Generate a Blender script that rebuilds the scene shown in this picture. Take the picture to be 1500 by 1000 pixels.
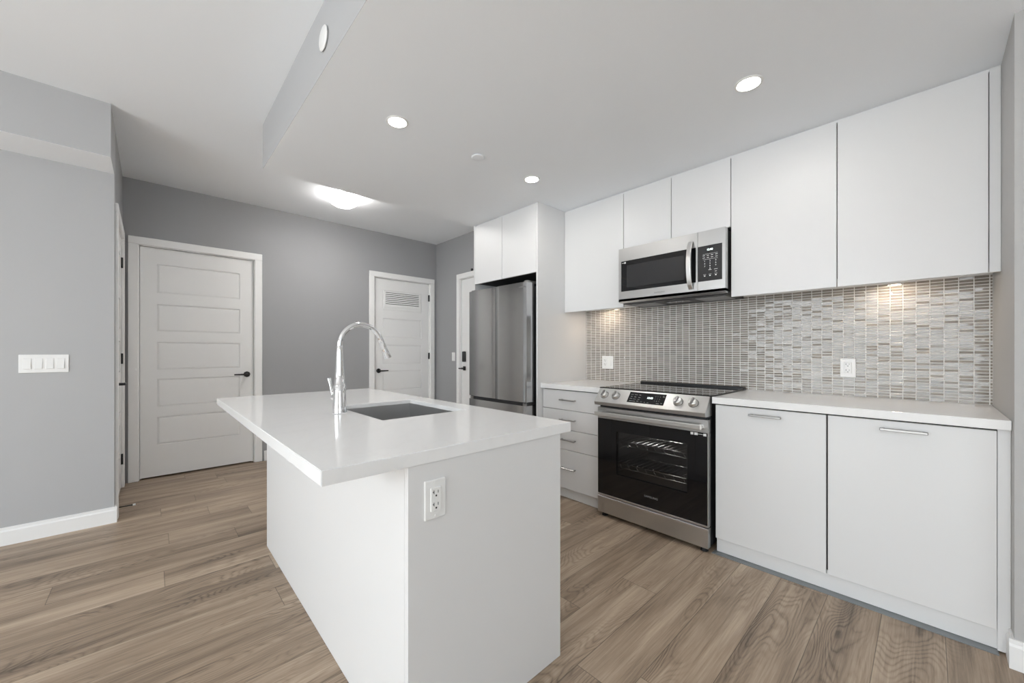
import bpy, bmesh, math, random
from mathutils import Vector, Matrix
R = math.radians
random.seed(7)
for o in list(bpy.data.objects): bpy.data.objects.remove(o)
sc = bpy.context.scene
col = sc.collection

# ------------------------------------------------------------------ camera
CAM_H, YAW, F_PX, HORIZON = 1.179, 0.7505, 567.57, 515.1
cd = bpy.data.cameras.new('camera'); cam = bpy.data.objects.new('camera', cd); col.objects.link(cam)
cam.location = (0, 0, CAM_H); cam.rotation_euler = (R(90), 0, -YAW)
cd.sensor_width = 36; cd.lens = F_PX / 1500 * 36; cd.shift_y = (HORIZON - 500) / 1500
cd.clip_start = .02
sc.camera = cam
# ------------------------------------------------------------------ world, exposure
w = bpy.data.worlds.new('daylight'); sc.world = w; w.use_nodes = True
bg = w.node_tree.nodes['Background']; bg.inputs[0].default_value = (.86, .93, 1, 1); bg.inputs[1].default_value = 1.3
sc.view_settings.view_transform = 'Standard'; sc.view_settings.look = 'None'
sc.view_settings.gamma = 1; sc.view_settings.use_curve_mapping = False
sc.view_settings.exposure = 1.02
# room extents
X0, Y0, ZC, ZK = -3.6, -3.2, 2.745, 2.44
YF, XE, XK = 4.905, 3.06, 3.055
DAY = (.91, .955, 1.0)
WARM = (1.0, .96, .91)
P_WIN_LEFT, P_WIN_BACK, P_POT, P_PUCK, P_BOUNCE_SUN = 60, .3, 1.15, .34, 17

def area(name, loc, rot, sx, sy, power, color, shape='RECTANGLE'):
    l = bpy.data.lights.new(name, 'AREA'); l.shape = shape; l.size = sx
    if shape == 'RECTANGLE': l.size_y = sy
    l.energy = power; l.color = color
    o = bpy.data.objects.new(name, l); o.location = loc; o.rotation_euler = rot; col.objects.link(o)
    return o
# daylight entering through the two window openings (panes stand just outside these)
area('daylight_window_left', (X0 + .01, .6, 1.35), (0, R(-62), 0), 2.1, 3.7, P_WIN_LEFT, DAY)
area('daylight_window_back', (-1.0, Y0 + .01, 1.35), (R(90), 0, 0), 3.0, 2.1, P_WIN_BACK, DAY)

# added sunlight through the left window; its unseen floor patch brightens the ceiling
sl_ = bpy.data.lights.new('bounce_sun', 'SUN'); sl_.energy = P_BOUNCE_SUN; sl_.color = (.96, .98, 1); sl_.angle = R(1)
so_ = bpy.data.objects.new('bounce_sun', sl_); col.objects.link(so_); so_.location = (X0 - 3, 0, 5)
so_.rotation_euler = Vector((-.62, .22, .75)).to_track_quat('Z', 'Y').to_euler()
sc.cycles.diffuse_bounces = 8; sc.cycles.max_bounces = 14

# ------------------------------------------------------------------ materials
def mat(name, color, rough=.5, metal=0, spec=.5, bump=0, bscale=200, var=0, emit=None, coat=0):
    m = bpy.data.materials.new(name); m.use_nodes = True; nt = m.node_tree; b = nt.nodes['Principled BSDF']
    b.inputs['Base Color'].default_value = (*color, 1); b.inputs['Roughness'].default_value = rough
    b.inputs['Metallic'].default_value = metal; b.inputs['Specular IOR Level'].default_value = spec
    if coat: b.inputs['Coat Weight'].default_value = coat; b.inputs['Coat Roughness'].default_value = .03
    if emit: b.inputs['Emission Color'].default_value = (*emit[0], 1); b.inputs['Emission Strength'].default_value = emit[1]
    if bump or var:
        tc = nt.nodes.new('ShaderNodeTexCoord'); n = nt.nodes.new('ShaderNodeTexNoise')
        n.inputs['Scale'].default_value = bscale; n.inputs['Detail'].default_value = 3
        nt.links.new(tc.outputs['Object'], n.inputs['Vector'])
        if bump:
            bp = nt.nodes.new('ShaderNodeBump'); bp.inputs['Strength'].default_value = bump; bp.inputs['Distance'].default_value = .002
            nt.links.new(n.outputs['Fac'], bp.inputs['Height']); nt.links.new(bp.outputs[0], b.inputs['Normal'])
        if var:
            mx = nt.nodes.new('ShaderNodeMix'); mx.data_type = 'RGBA'
            mx.inputs['A'].default_value = (*[c * (1 - var) for c in color], 1); mx.inputs['B'].default_value = (*[min(1, c * (1 + var)) for c in color], 1)
            nt.links.new(n.outputs['Fac'], mx.inputs['Factor']); nt.links.new(mx.outputs['Result'], b.inputs['Base Color'])
    return m
M = {}
M['wall'] = mat('grey_wall_paint', (.335, .338, .345), .65, bump=.12, bscale=260)
M['wall_light'] = mat('pale_grey_paint_and_bulkhead_shade', (.445, .448, .455), .65, bump=.12, bscale=260)
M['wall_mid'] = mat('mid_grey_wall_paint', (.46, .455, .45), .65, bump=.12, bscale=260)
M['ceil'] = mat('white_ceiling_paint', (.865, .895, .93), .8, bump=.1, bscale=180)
M['wall_white'] = mat('white_wall_paint', (.82, .82, .82), .7)
M['trim'] = mat('white_trim_paint', (.84, .84, .835), .4)
M['door'] = mat('white_door_paint', (.80, .80, .795), .42)
M['cab'] = mat('white_cabinet_laminate', (.74, .74, .74), .38, bump=.05, bscale=90)
M['carcass'] = mat('shadow_gap_carcass', (.02, .02, .02), .6)  # near-black: shade inside the door and drawer gaps is put into the colour
M['satin'] = mat('satin_steel_bar', (.85, .85, .84), .28, 1)
M['chrome'] = mat('polished_chrome', (.86, .86, .87), .06, 1)
M['nickel'] = mat('brushed_nickel', (.36, .355, .35), .3, 1)
M['black'] = mat('matt_black_metal', (.012, .012, .013), .4)
M['plastic_white'] = mat('white_plastic', (.83, .83, .82), .35)
M['plastic_dark'] = mat('dark_grey_plastic', (.03, .03, .032), .45)
M['glass_black'] = mat('black_glass', (.006, .006, .007), .04, 0, .5)
M['glass_charcoal'] = mat('charcoal_glass_panel', (.03, .03, .032), .12, 0, .5)
M['legend'] = mat('pale_printed_legend', (.6, .6, .6), .5, emit=((.8, .85, .85), .25))
M['legend_dim'] = mat('grey_printed_legend', (.22, .22, .22), .5)
M['display'] = mat('lit_display', (.5, .5, .5), .5, emit=((.8, 1, .95), 1.6))
M['sticker'] = mat('white_sticker', (.75, .75, .75), .5)
M['rubber'] = mat('black_rubber', (.01, .01, .01), .7)
M['grout'] = mat('white_grout', (.84, .83, .81), .8)
M['edge_strip'] = mat('flat_grey_strip', (.21, .225, .235), .5)
M['lamp'] = mat('lit_lamp_lens', (.9, .9, .9), .4, emit=((1, .97, .92), 14))
M['dome'] = mat('lit_opal_glass', (.9, .9, .9), .3, emit=((1, .97, .93), 13))
M['mesh_filter'] = mat('grease_filter_mesh', (.38, .38, .39), .35, 1, bump=.6, bscale=700)
M['oven_enamel'] = mat('dark_oven_enamel', (.045, .045, .048), .35)
M['rack'] = mat('oven_rack_chrome', (.9, .9, .9), .18, 1)

def brushed(name, color, rough, axis_scale):
    m = mat(name, color, rough, 1); nt = m.node_tree; b = nt.nodes['Principled BSDF']
    tc = nt.nodes.new('ShaderNodeTexCoord'); mp = nt.nodes.new('ShaderNodeMapping'); mp.inputs['Scale'].default_value = axis_scale
    n = nt.nodes.new('ShaderNodeTexNoise'); n.inputs['Scale'].default_value = 1; n.inputs['Detail'].default_value = 4
    nt.links.new(tc.outputs['Object'], mp.inputs[0]); nt.links.new(mp.outputs[0], n.inputs['Vector'])
    mr = nt.nodes.new('ShaderNodeMapRange'); mr.inputs['To Min'].default_value = rough * .93; mr.inputs['To Max'].default_value = rough * 1.08
    nt.links.new(n.outputs['Fac'], mr.inputs['Value']); nt.links.new(mr.outputs[0], b.inputs['Roughness'])
    return m
M['steel'] = brushed('brushed_stainless_steel', (.57, .568, .562), .33, (4, 4, 500))
M['steel_fridge'] = mat('fridge_stainless_steel', (.50, .505, .51), .15, 1)
_b = M['steel_fridge'].node_tree.nodes['Principled BSDF']; _b.inputs['Anisotropic'].default_value = .5
_b.inputs['Anisotropic Rotation'].default_value = .25
_t = M['steel_fridge'].node_tree.nodes.new('ShaderNodeTangent'); _t.axis = 'Z'; M['steel_fridge'].node_tree.links.new(_t.outputs[0], _b.inputs['Tangent'])
M['steel_sink'] = brushed('sink_stainless_steel', (.56, .56, .56), .38, (300, 4, 4))

def quartz():
    m = mat('white_quartz', (.84, .84, .838), .1); nt = m.node_tree; b = nt.nodes['Principled BSDF']
    tc = nt.nodes.new('ShaderNodeTexCoord')
    n = nt.nodes.new('ShaderNodeTexNoise'); n.inputs['Scale'].default_value = 1.6; n.inputs['Detail'].default_value = 7; n.inputs['Distortion'].default_value = 1.5
    nt.links.new(tc.outputs['Object'], n.inputs['Vector'])
    cr = nt.nodes.new('ShaderNodeValToRGB'); e = cr.color_ramp.elements
    e[0].position = .47; e[0].color = (.84, .84, .838, 1); e[1].position = .53; e[1].color = (.84, .84, .838, 1)
    k = cr.color_ramp.elements.new(.5); k.color = (.825, .825, .822, 1)
    nt.links.new(n.outputs['Fac'], cr.inputs[0]); nt.links.new(cr.outputs[0], b.inputs['Base Color'])
    return m
M['quartz'] = quartz()

def thin_glass(name, tint, gloss=.05, rough=.02):
    m = bpy.data.materials.new(name); m.use_nodes = True; nt = m.node_tree; nt.nodes.clear()
    out = nt.nodes.new('ShaderNodeOutputMaterial'); t = nt.nodes.new('ShaderNodeBsdfTransparent'); t.inputs[0].default_value = (*tint, 1)
    g = nt.nodes.new('ShaderNodeBsdfGlossy'); g.inputs['Roughness'].default_value = rough
    lw = nt.nodes.new('ShaderNodeLayerWeight'); lw.inputs['Blend'].default_value = .5
    pw = nt.nodes.new('ShaderNodeMath'); pw.operation = 'POWER'; pw.inputs[1].default_value = 5; nt.links.new(lw.outputs['Facing'], pw.inputs[0])
    fr = nt.nodes.new('ShaderNodeMath'); fr.operation = 'MULTIPLY_ADD'; fr.inputs[1].default_value = .95; fr.inputs[2].default_value = gloss; nt.links.new(pw.outputs[0], fr.inputs[0])
    mx = nt.nodes.new('ShaderNodeMixShader')
    nt.links.new(fr.outputs[0], mx.inputs[0]); nt.links.new(t.outputs[0], mx.inputs[1]); nt.links.new(g.outputs[0], mx.inputs[2])
    nt.links.new(mx.outputs[0], out.inputs[0]); return m
M['pane'] = thin_glass('clear_window_glass', (.95, .97, .97))
M['oven_glass'] = thin_glass('tinted_oven_glass', (.55, .55, .55))

def tile_mat():
    m = mat('glossy_taupe_glass_tile', (.3, .28, .26), .085, 0, .5, coat=.15); nt = m.node_tree; b = nt.nodes['Principled BSDF']
    g = nt.nodes.new('ShaderNodeNewGeometry'); cr = nt.nodes.new('ShaderNodeValToRGB'); cr.color_ramp.interpolation = 'LINEAR'
    e = cr.color_ramp.elements; e[0].position = 0; e[0].color = (.235, .21, .185, 1); e[1].position = 1; e[1].color = (.34, .307, .27, 1)
    nt.links.new(g.outputs['Random Per Island'], cr.inputs[0]); nt.links.new(cr.outputs[0], b.inputs['Base Color'])
    tc = nt.nodes.new('ShaderNodeTexCoord'); n = nt.nodes.new('ShaderNodeTexNoise'); n.inputs['Scale'].default_value = 34; n.inputs['Detail'].default_value = 1
    nt.links.new(tc.outputs['Object'], n.inputs['Vector'])
    bp = nt.nodes.new('ShaderNodeBump'); bp.inputs['Strength'].default_value = .22; bp.inputs['Distance'].default_value = .003
    nt.links.new(n.outputs['Fac'], bp.inputs['Height']); nt.links.new(bp.outputs[0], b.inputs['Normal']); nt.links.new(bp.outputs[0], b.inputs['Coat Normal'])
    return m
M['tile'] = tile_mat()

def floor_mat():
    m = bpy.data.materials.new('oak_look_plank_floor'); m.use_nodes = True; nt = m.node_tree; b = nt.nodes['Principled BSDF']; L = nt.links.new
    def node(t, **k):
        n = nt.nodes.new(t)
        for a, v in k.items(): setattr(n, a, v)
        return n
    def mth(op, a, bb=None, c=None):
        n = node('ShaderNodeMath', operation=op)
        for i, v in enumerate((a, bb, c)):
            if v is None: continue
            if isinstance(v, (int, float)): n.inputs[i].default_value = v
            else: L(v, n.inputs[i])
        return n.outputs[0]
    tc = node('ShaderNodeTexCoord'); sp = node('ShaderNodeSeparateXYZ'); L(tc.outputs['Object'], sp.inputs[0])
    x, y = sp.outputs[0], sp.outputs[1]
    PW, PL = .19, 1.22
    yr = mth('DIVIDE', mth('ADD', y, 10 * PW - .33 + PW * 20), PW)
    row = mth('FLOOR', yr); fy = mth('FRACT', yr)
    wn = node('ShaderNodeTexWhiteNoise', noise_dimensions='1D'); L(row, wn.inputs['W'])
    xr = mth('DIVIDE', mth('ADD', mth('ADD', x, 20), mth('MULTIPLY', wn.outputs['Value'], PL)), PL)
    cc = mth('FLOOR', xr); fx = mth('FRACT', xr)
    cb = node('ShaderNodeCombineXYZ'); L(row, cb.inputs[0]); L(cc, cb.inputs[1])
    w2 = node('ShaderNodeTexWhiteNoise', noise_dimensions='3D'); L(cb.outputs[0], w2.inputs['Vector'])
    rnd = w2.outputs['Value']
    # per-plank shifted grain space
    off = node('ShaderNodeVectorMath', operation='MULTIPLY_ADD'); L(w2.outputs['Color'], off.inputs[0]); off.inputs[1].default_value = (37, 23, 11); L(tc.outputs['Object'], off.inputs[2])
    # big swirly cathedral field
    mp = node('ShaderNodeMapping'); mp.inputs['Scale'].default_value = (1.35, 6.5, 1); L(off.outputs[0], mp.inputs[0])
    n1 = node('ShaderNodeTexNoise'); n1.inputs['Scale'].default_value = 1; n1.inputs['Detail'].default_value = 1.2; n1.inputs['Roughness'].default_value = .45; L(mp.outputs[0], n1.inputs['Vector'])
    mpj = node('ShaderNodeMapping'); mpj.inputs['Scale'].default_value = (14, 40, 1); L(off.outputs[0], mpj.inputs[0])
    nj = node('ShaderNodeTexNoise'); nj.inputs['Scale'].default_value = 1; nj.inputs['Detail'].default_value = 2; L(mpj.outputs[0], nj.inputs['Vector'])
    ringv = mth('ADD', mth('MULTIPLY', n1.outputs['Fac'], 34), mth('MULTIPLY', nj.outputs['Fac'], .9))
    ring = mth('ABSOLUTE', mth('SUBTRACT', mth('MULTIPLY', mth('FRACT', ringv), 2), 1))
    ring = mth('POWER', ring, 2.2)
    # strength of the cathedral grain, patchy
    n3 = node('ShaderNodeTexNoise'); n3.inputs['Scale'].default_value = 1.6; n3.inputs['Detail'].default_value = 1
    mp3 = node('ShaderNodeMapping'); mp3.inputs['Scale'].default_value = (1, 3, 1); L(off.outputs[0], mp3.inputs[0]); L(mp3.outputs[0], n3.inputs['Vector'])
    patch = node('ShaderNodeMapRange'); patch.inputs['From Min'].default_value = .42; patch.inputs['From Max'].default_value = .66; L(n3.outputs['Fac'], patch.inputs['Value'])
    # fine fibres
    mp2 = node('ShaderNodeMapping'); mp2.inputs['Scale'].default_value = (4.5, 150, 1); L(off.outputs[0], mp2.inputs[0])
    n2 = node('ShaderNodeTexNoise'); n2.inputs['Scale'].default_value = 1; n2.inputs['Detail'].default_value = 5; n2.inputs['Roughness'].default_value = .65; L(mp2.outputs[0], n2.inputs['Vector'])
    # broad soft streaks
    mp4 = node('ShaderNodeMapping'); mp4.inputs['Scale'].default_value = (1.1, 13, 1); L(off.outputs[0], mp4.inputs[0])
    n4 = node('ShaderNodeTexNoise'); n4.inputs['Scale'].default_value = 1; n4.inputs['Detail'].default_value = 4; L(mp4.outputs[0], n4.inputs['Vector'])
    val = mth('ADD', mth('MULTIPLY', mth('SUBTRACT', n2.outputs['Fac'], .5), .85), mth('MULTIPLY', mth('SUBTRACT', n4.outputs['Fac'], .5), 1.25))
    val = mth('SUBTRACT', val, mth('MULTIPLY', mth('MULTIPLY', ring, patch.outputs[0]), .30))
    val = mth('ADD', val, mth('MULTIPLY', mth('SUBTRACT', rnd, .5), .22))
    val = mth('ADD', val, .55)
    cr = node('ShaderNodeValToRGB'); e = cr.color_ramp.elements
    e[0].position = .05; e[0].color = (.100, .072, .051, 1); e[1].position = .95; e[1].color = (.53, .425, .32, 1)
    k = cr.color_ramp.elements.new(.52); k.color = (.335, .251, .181, 1)
    L(val, cr.inputs[0])
    # seams
    ey = mth('MULTIPLY', mth('MINIMUM', fy, mth('SUBTRACT', 1, fy)), PW)
    ex = mth('MULTIPLY', mth('MINIMUM', fx, mth('SUBTRACT', 1, fx)), PL)
    ed = mth('MINIMUM', ex, ey)
    sm = node('ShaderNodeMapRange'); sm.inputs['From Min'].default_value = .0006; sm.inputs['From Max'].default_value = .0019; L(ed, sm.inputs['Value'])
    mx = node('ShaderNodeMix', data_type='RGBA', blend_type='MULTIPLY'); mx.inputs['Factor'].default_value = 1
    sc_ = node('ShaderNodeMapRange'); sc_.inputs['To Min'].default_value = .42; L(sm.outputs[0], sc_.inputs['Value'])
    L(cr.outputs[0], mx.inputs['A']); cv = node('ShaderNodeCombineColor')
    for i in range(3): L(sc_.outputs[0], cv.inputs[i])
    L(cv.outputs[0], mx.inputs['B']); L(mx.outputs['Result'], b.inputs['Base Color'])
    b.inputs['Roughness'].default_value = .40; b.inputs['Specular IOR Level'].default_value = .4
    bp = node('ShaderNodeBump'); bp.inputs['Strength'].default_value = .25; bp.inputs['Distance'].default_value = .002
    L(mth('ADD', mth('MULTIPLY', n2.outputs['Fac'], .4), sm.outputs[0]), bp.inputs['Height']); L(bp.outputs[0], b.inputs['Normal'])
    return m
M['floor'] = floor_mat()

# ------------------------------------------------------------------ helpers
ORG = {}
def tag(o, label=None, cat=None, group=None, kind=None):
    if label: o['label'] = label
    if cat: o['category'] = cat
    if group: o['group'] = group
    if kind: o['kind'] = kind
    return o
def thing(name, label, cat, loc, group=None, kind=None):
    o = bpy.data.objects.new(name, None); col.objects.link(o); o.location = loc; o.empty_display_size = .1
    ORG[o] = Vector(loc); return tag(o, label, cat, group, kind)

class MB:
    """collects shapes (given in world or frame coordinates) and links them as one mesh object"""
    def __init__(s, frame=None): s.bm = bmesh.new(); s.F = frame or Matrix(); s.mi = 0
    def _mark(s, faces, smooth=False):
        for f in faces: f.material_index = s.mi; f.smooth = smooth
    def box(s, x0, x1, y0, y1, z0, z1, bev=0, seg=1):
        if x0 > x1: x0, x1 = x1, x0
        if y0 > y1: y0, y1 = y1, y0
        if z0 > z1: z0, z1 = z1, z0
        vs = [s.bm.verts.new(s.F @ Vector(p)) for p in
              ((x0, y0, z0), (x1, y0, z0), (x1, y1, z0), (x0, y1, z0), (x0, y0, z1), (x1, y0, z1), (x1, y1, z1), (x0, y1, z1))]
        fs = [s.bm.faces.new([vs[i] for i in q]) for q in ((3, 2, 1, 0), (4, 5, 6, 7), (0, 1, 5, 4), (1, 2, 6, 5), (2, 3, 7, 6), (3, 0, 4, 7))]
        s._mark(fs)
        if bev:
            es = list({e for f in fs for e in f.edges})
            r = bmesh.ops.bevel(s.bm, geom=es, offset=bev, segments=seg, affect='EDGES', profile=.5)
            s._mark(r['faces'], False)
        return s
    def prism(s, prof, axis, a0, a1, bev=0):
        """prof: 2D polygon; axis 'x','y','z' extruded a0..a1 (other two in cyclic order kept as x,y / x,z / y,z)"""
        def P(p, a):
            return {'x': (a, p[0], p[1]), 'y': (p[0], a, p[1]), 'z': (p[0], p[1], a)}[axis]
        A = [s.bm.verts.new(s.F @ Vector(P(p, a0))) for p in prof]; B = [s.bm.verts.new(s.F @ Vector(P(p, a1))) for p in prof]
        n = len(prof); fs = [s.bm.faces.new(A), s.bm.faces.new(B[::-1])]
        for i in range(n): fs.append(s.bm.faces.new((A[i], B[i], B[(i + 1) % n], A[(i + 1) % n])))
        s._mark(fs); bmesh.ops.recalc_face_normals(s.bm, faces=fs)
        if bev:
            r = bmesh.ops.bevel(s.bm, geom=list({e for f in fs for e in f.edges}), offset=bev, segments=2, affect='EDGES'); s._mark(r['faces'])
        return s
    def tube(s, pts, rads, seg=16, cap=True, ref=None, flat=1.0):
        pts = [Vector(p) for p in pts]; n = len(pts)
        if isinstance(rads, (int, float)): rads = [rads] * n
        rings = []; u = None
        for i, p in enumerate(pts):
            t = (pts[min(i + 1, n - 1)] - pts[max(i - 1, 0)]).normalized()
            if u is None:
                a = Vector(ref) if ref else (Vector((0, 0, 1)) if abs(t.z) < .9 else Vector((1, 0, 0)))
                u = a.cross(t).normalized()
            u = (u - t * u.dot(t)).normalized(); v = t.cross(u)
            rings.append([s.bm.verts.new(s.F @ (p + (u * math.cos(2 * math.pi * k / seg) + v * flat * math.sin(2 * math.pi * k / seg)) * rads[i])) for k in range(seg)])
        fs = []
        for a, b in zip(rings, rings[1:]):
            for k in range(seg): fs.append(s.bm.faces.new((a[k], a[(k + 1) % seg], b[(k + 1) % seg], b[k])))
        s._mark(fs, True)
        if cap:
            c = [s.bm.faces.new(rings[0][::-1]), s.bm.faces.new(rings[-1])]; s._mark(c)
            for f in c:
                for e in f.edges: e.smooth = False
        return s
    def cyl(s, p0, p1, r0, r1=None, seg=28): return s.tube([p0, p1], [r0, r0 if r1 is None else r1], seg)
    def lathe(s, c, prof, axis=(0, 0, 1), seg=40):
        """prof list of (radius, height along axis)"""
        ax = Vector(axis).normalized(); u = ax.orthogonal().normalized(); v = ax.cross(u); c = Vector(c); rings = []
        for r, h in prof:
            rings.append([s.bm.verts.new(s.F @ (c + ax * h + (u * math.cos(2 * math.pi * k / seg) + v * math.sin(2 * math.pi * k / seg)) * max(r, 1e-5))) for k in range(seg)])
        fs = []
        for a, b in zip(rings, rings[1:]):
            for k in range(seg): fs.append(s.bm.faces.new((a[k], a[(k + 1) % seg], b[(k + 1) % seg], b[k])))
        s._mark(fs, True); bmesh.ops.recalc_face_normals(s.bm, faces=fs); return s
    def quad(s, a, b, c, d):
        f = s.bm.faces.new([s.bm.verts.new(s.F @ Vector(p)) for p in (a, b, c, d)]); s._mark([f]); return s
    def text(s, txt, size, ox, oz, y=0, depth=.0006, width=None):
        """writing in frame coordinates: x right, z up, facing -y"""
        cu = bpy.data.curves.new('t', 'FONT'); cu.body = txt; cu.size = size; cu.extrude = depth / 2; cu.align_x = 'CENTER'; cu.align_y = 'CENTER'; cu.resolution_u = 3
        o = bpy.data.objects.new('t', cu); col.objects.link(o); dg = bpy.context.evaluated_depsgraph_get(); dg.update()
        me = bpy.data.meshes.new_from_object(o.evaluated_get(dg)); bpy.data.objects.remove(o); bpy.data.curves.remove(cu)
        sx = 1
        if width and len(me.vertices):
            xs = [v.co.x for v in me.vertices]; sx = width / (max(xs) - min(xs))
        nb = len(s.bm.verts); nf = len(s.bm.faces)
        s.bm.from_mesh(me); bpy.data.meshes.remove(me); s.bm.verts.ensure_lookup_table(); s.bm.faces.ensure_lookup_table()
        for v in s.bm.verts[nb:]: v.co = s.F @ Vector((ox + v.co.x * sx, y - v.co.z, oz + v.co.y))
        s._mark(s.bm.faces[nf:]); return s
    def build(s, name, mats, parent=None, label=None, cat=None, group=None, kind=None, loc=None):
        me = bpy.data.meshes.new(name)
        if not isinstance(mats, (list, tuple)): mats = [mats]
        for m in mats: me.materials.append(M[m] if isinstance(m, str) else m)
        o = bpy.data.objects.new(name, me); col.objects.link(o)
        if parent is not None:
            o.parent = parent; base = ORG[parent]; ORG[o] = base
            s.bm.transform(Matrix.Translation(-base))
        else:
            s.bm.verts.ensure_lookup_table()
            if loc is None:
                xs = [v.co for v in s.bm.verts]
                loc = ((min(v.x for v in xs) + max(v.x for v in xs)) / 2, (min(v.y for v in xs) + max(v.y for v in xs)) / 2, min(v.z for v in xs))
            o.location = loc; ORG[o] = Vector(loc); s.bm.transform(Matrix.Translation(-Vector(loc)))
        s.bm.to_mesh(me); s.bm.free()
        return tag(o, label, cat, group, kind)
def frame(o, right, normal):
    """local x = right, local y = into the surface (-normal), z up"""
    r = Vector(right); n = Vector(normal); u = n.cross(r) * 1.0
    u = r.cross(-n)
    m = Matrix.Identity(4)
    for i in range(3): m[i][0] = r[i]; m[i][1] = -n[i]; m[i][2] = u[i]; m[i][3] = o[i]
    return m
def struct(name, mb, m, parent=None, loc=None):
    return mb.build(name, m, parent, kind='structure' if parent is None else None, loc=loc)

# ------------------------------------------------------------------ room shell
struct('floor', MB().box(X0 - .1, 3.25, Y0 - .1, 5.15, -.1, 0), 'floor', loc=(0, 0, 0))
struct('ceiling', MB().box(X0 - .1, 3.25, Y0 - .1, 5.15, ZC, ZC + .1), 'ceil')
mb = MB().box(.567, 3.25, Y0, 3.128, ZK, ZC); mb.mi = 1; mb.box(.566, .567, Y0, 3.128, ZK, ZC)  # white bulkhead's side painted grey: its weaker light is in the colour
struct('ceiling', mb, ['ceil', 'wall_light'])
def wall_open(axis, at0, at1, a0, a1, ops, m, z1=ZC, frame_mb=None):
    """wall slab between at0..at1 on the given normal axis, spanning a0..a1, with openings (o0,o1,zb,zt)"""
    mb = MB()
    def B(p, q, zb, zt):
        if q - p < 1e-4 or zt - zb < 1e-4: return
        if axis == 'y': mb.box(p, q, at0, at1, zb, zt)
        else: mb.box(at0, at1, p, q, zb, zt)
    cur = a0
    for o0, o1, zb, zt in sorted(ops):
        B(cur, o0, 0, z1); B(o0, o1, 0, zb); B(o0, o1, zt, z1); cur = o1
    B(cur, a1, 0, z1); return mb
D1 = (-.088, .818); D2 = (2.118, 2.958); D3 = (3.955, 4.775); DE = (3.40, 4.313); DZ = 2.165
struct('wall_far', wall_open('y', YF, YF + .12, -.284, 3.25, [(*D1, 0, DZ), (*D2, 0, DZ)], 'wall').box(-.284, 3.25, YF + .12, YF + .2, 0, ZC), 'wall')
struct('wall_entry', wall_open('x', XE, XE + .12, 3.128, YF, [(*DE, 0, DZ)], 'wall').box(XE + .12, 3.25, 3.128, YF, 0, ZC), 'wall')
struct('wall_kitchen', MB().box(XK, 3.25, -.221, 3.128, 0, ZK), 'wall_light')
struct('wall_right', MB().box(2.355, 3.25, Y0, -.221, 0, ZK), 'wall_mid')
struct('wall_hall', wall_open('x', -.284, -.184, 3.939, YF, [(*D3, 0, DZ)], 'wall').box(-.34, -.284, 3.939, YF, 0, ZC), 'wall')
struct('wall_left', MB().box(X0, -.184, 3.839, 3.939, 0, ZC), 'wall_light')
mb = MB().box(X0, -.184, 3.518, 3.839, 2.41, ZC); mb.mi = 1; mb.box(X0, -.1845, 3.5185, 3.839, 2.4085, 2.4095)
struct('wall_left_upper', mb, ['wall_light', 'ceil'])
WL = (-1.25, 2.45, .3, 2.4); WB = (-2.5, .5, .3, 2.4)
struct('wall_window', wall_open('x', X0 - .15, X0, Y0 - .1, 3.939, [WL], 'wall'), 'wall_white')
struct('wall_back', wall_open('y', Y0 - .1, Y0, X0, 3.25, [WB], 'wall'), 'wall_white')
def window(n, axis, at, o0, o1, zb, zt, panes):
    t = thing('window_%d' % n, None, None, ((at, (o0 + o1) / 2, zb) if axis == 'x' else ((o0 + o1) / 2, at, zb)), kind='structure')
    fr = MB(); gl = MB()
    def B(mb, p, q, z0, z1, d0, d1):
        if axis == 'x': mb.box(at + d0, at + d1, p, q, z0, z1)
        else: mb.box(p, q, at + d0, at + d1, z0, z1)
    w_ = (o1 - o0) / panes
    for k in range(panes + 1): B(fr, o0 + k * w_ - .03 if k else o0, o0 + k * w_ + .03 if k < panes else o1, zb, zt, -.1, -.04)
    B(fr, o0, o1, zb, zb + .05, -.1, -.04); B(fr, o0, o1, zt - .05, zt, -.1, -.04); B(fr, o0, o1, zb + 1.45, zb + 1.5, -.1, -.04)
    B(gl, o0, o1, zb, zt, -.075, -.07)
    fr.build('window_frame', 'trim', t); gl.build('window_pane', 'pane', t)
window(1, 'x', X0, *WL, 3); window(2, 'y', Y0, *WB, 2)

# baseboards (profiled)
def base(name, axis, face, out, a0, a1, h=.108):
    t = .013
    pr = [(face, 0), (face + out * t, 0), (face + out * t, h * .78), (face + out * t * .55, h * .86), (face + out * t * .5, h), (face, h)]
    if axis == 'y': mb = MB().prism([(p[0], p[1]) for p in pr], 'x', a0, a1)   # prism along x: profile (y,z)
    else: mb = MB().prism(pr, 'y', a0, a1)
    struct(name, mb, 'trim')
base('baseboard_left', 'y', 3.839, -1, X0, -.171)
base('baseboard_left_end', 'x', -.184, 1, 3.839, 3.883)
base('baseboard_far', 'y', YF, -1, .898, 2.046)
base('baseboard_entry', 'x', XE, -1, 4.385, YF - .0)
base('baseboard_right', 'x', 2.355, -1, Y0, -.208)
base('baseboard_right_end', 'y', -.221, 1, 2.3556, 2.433)

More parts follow.
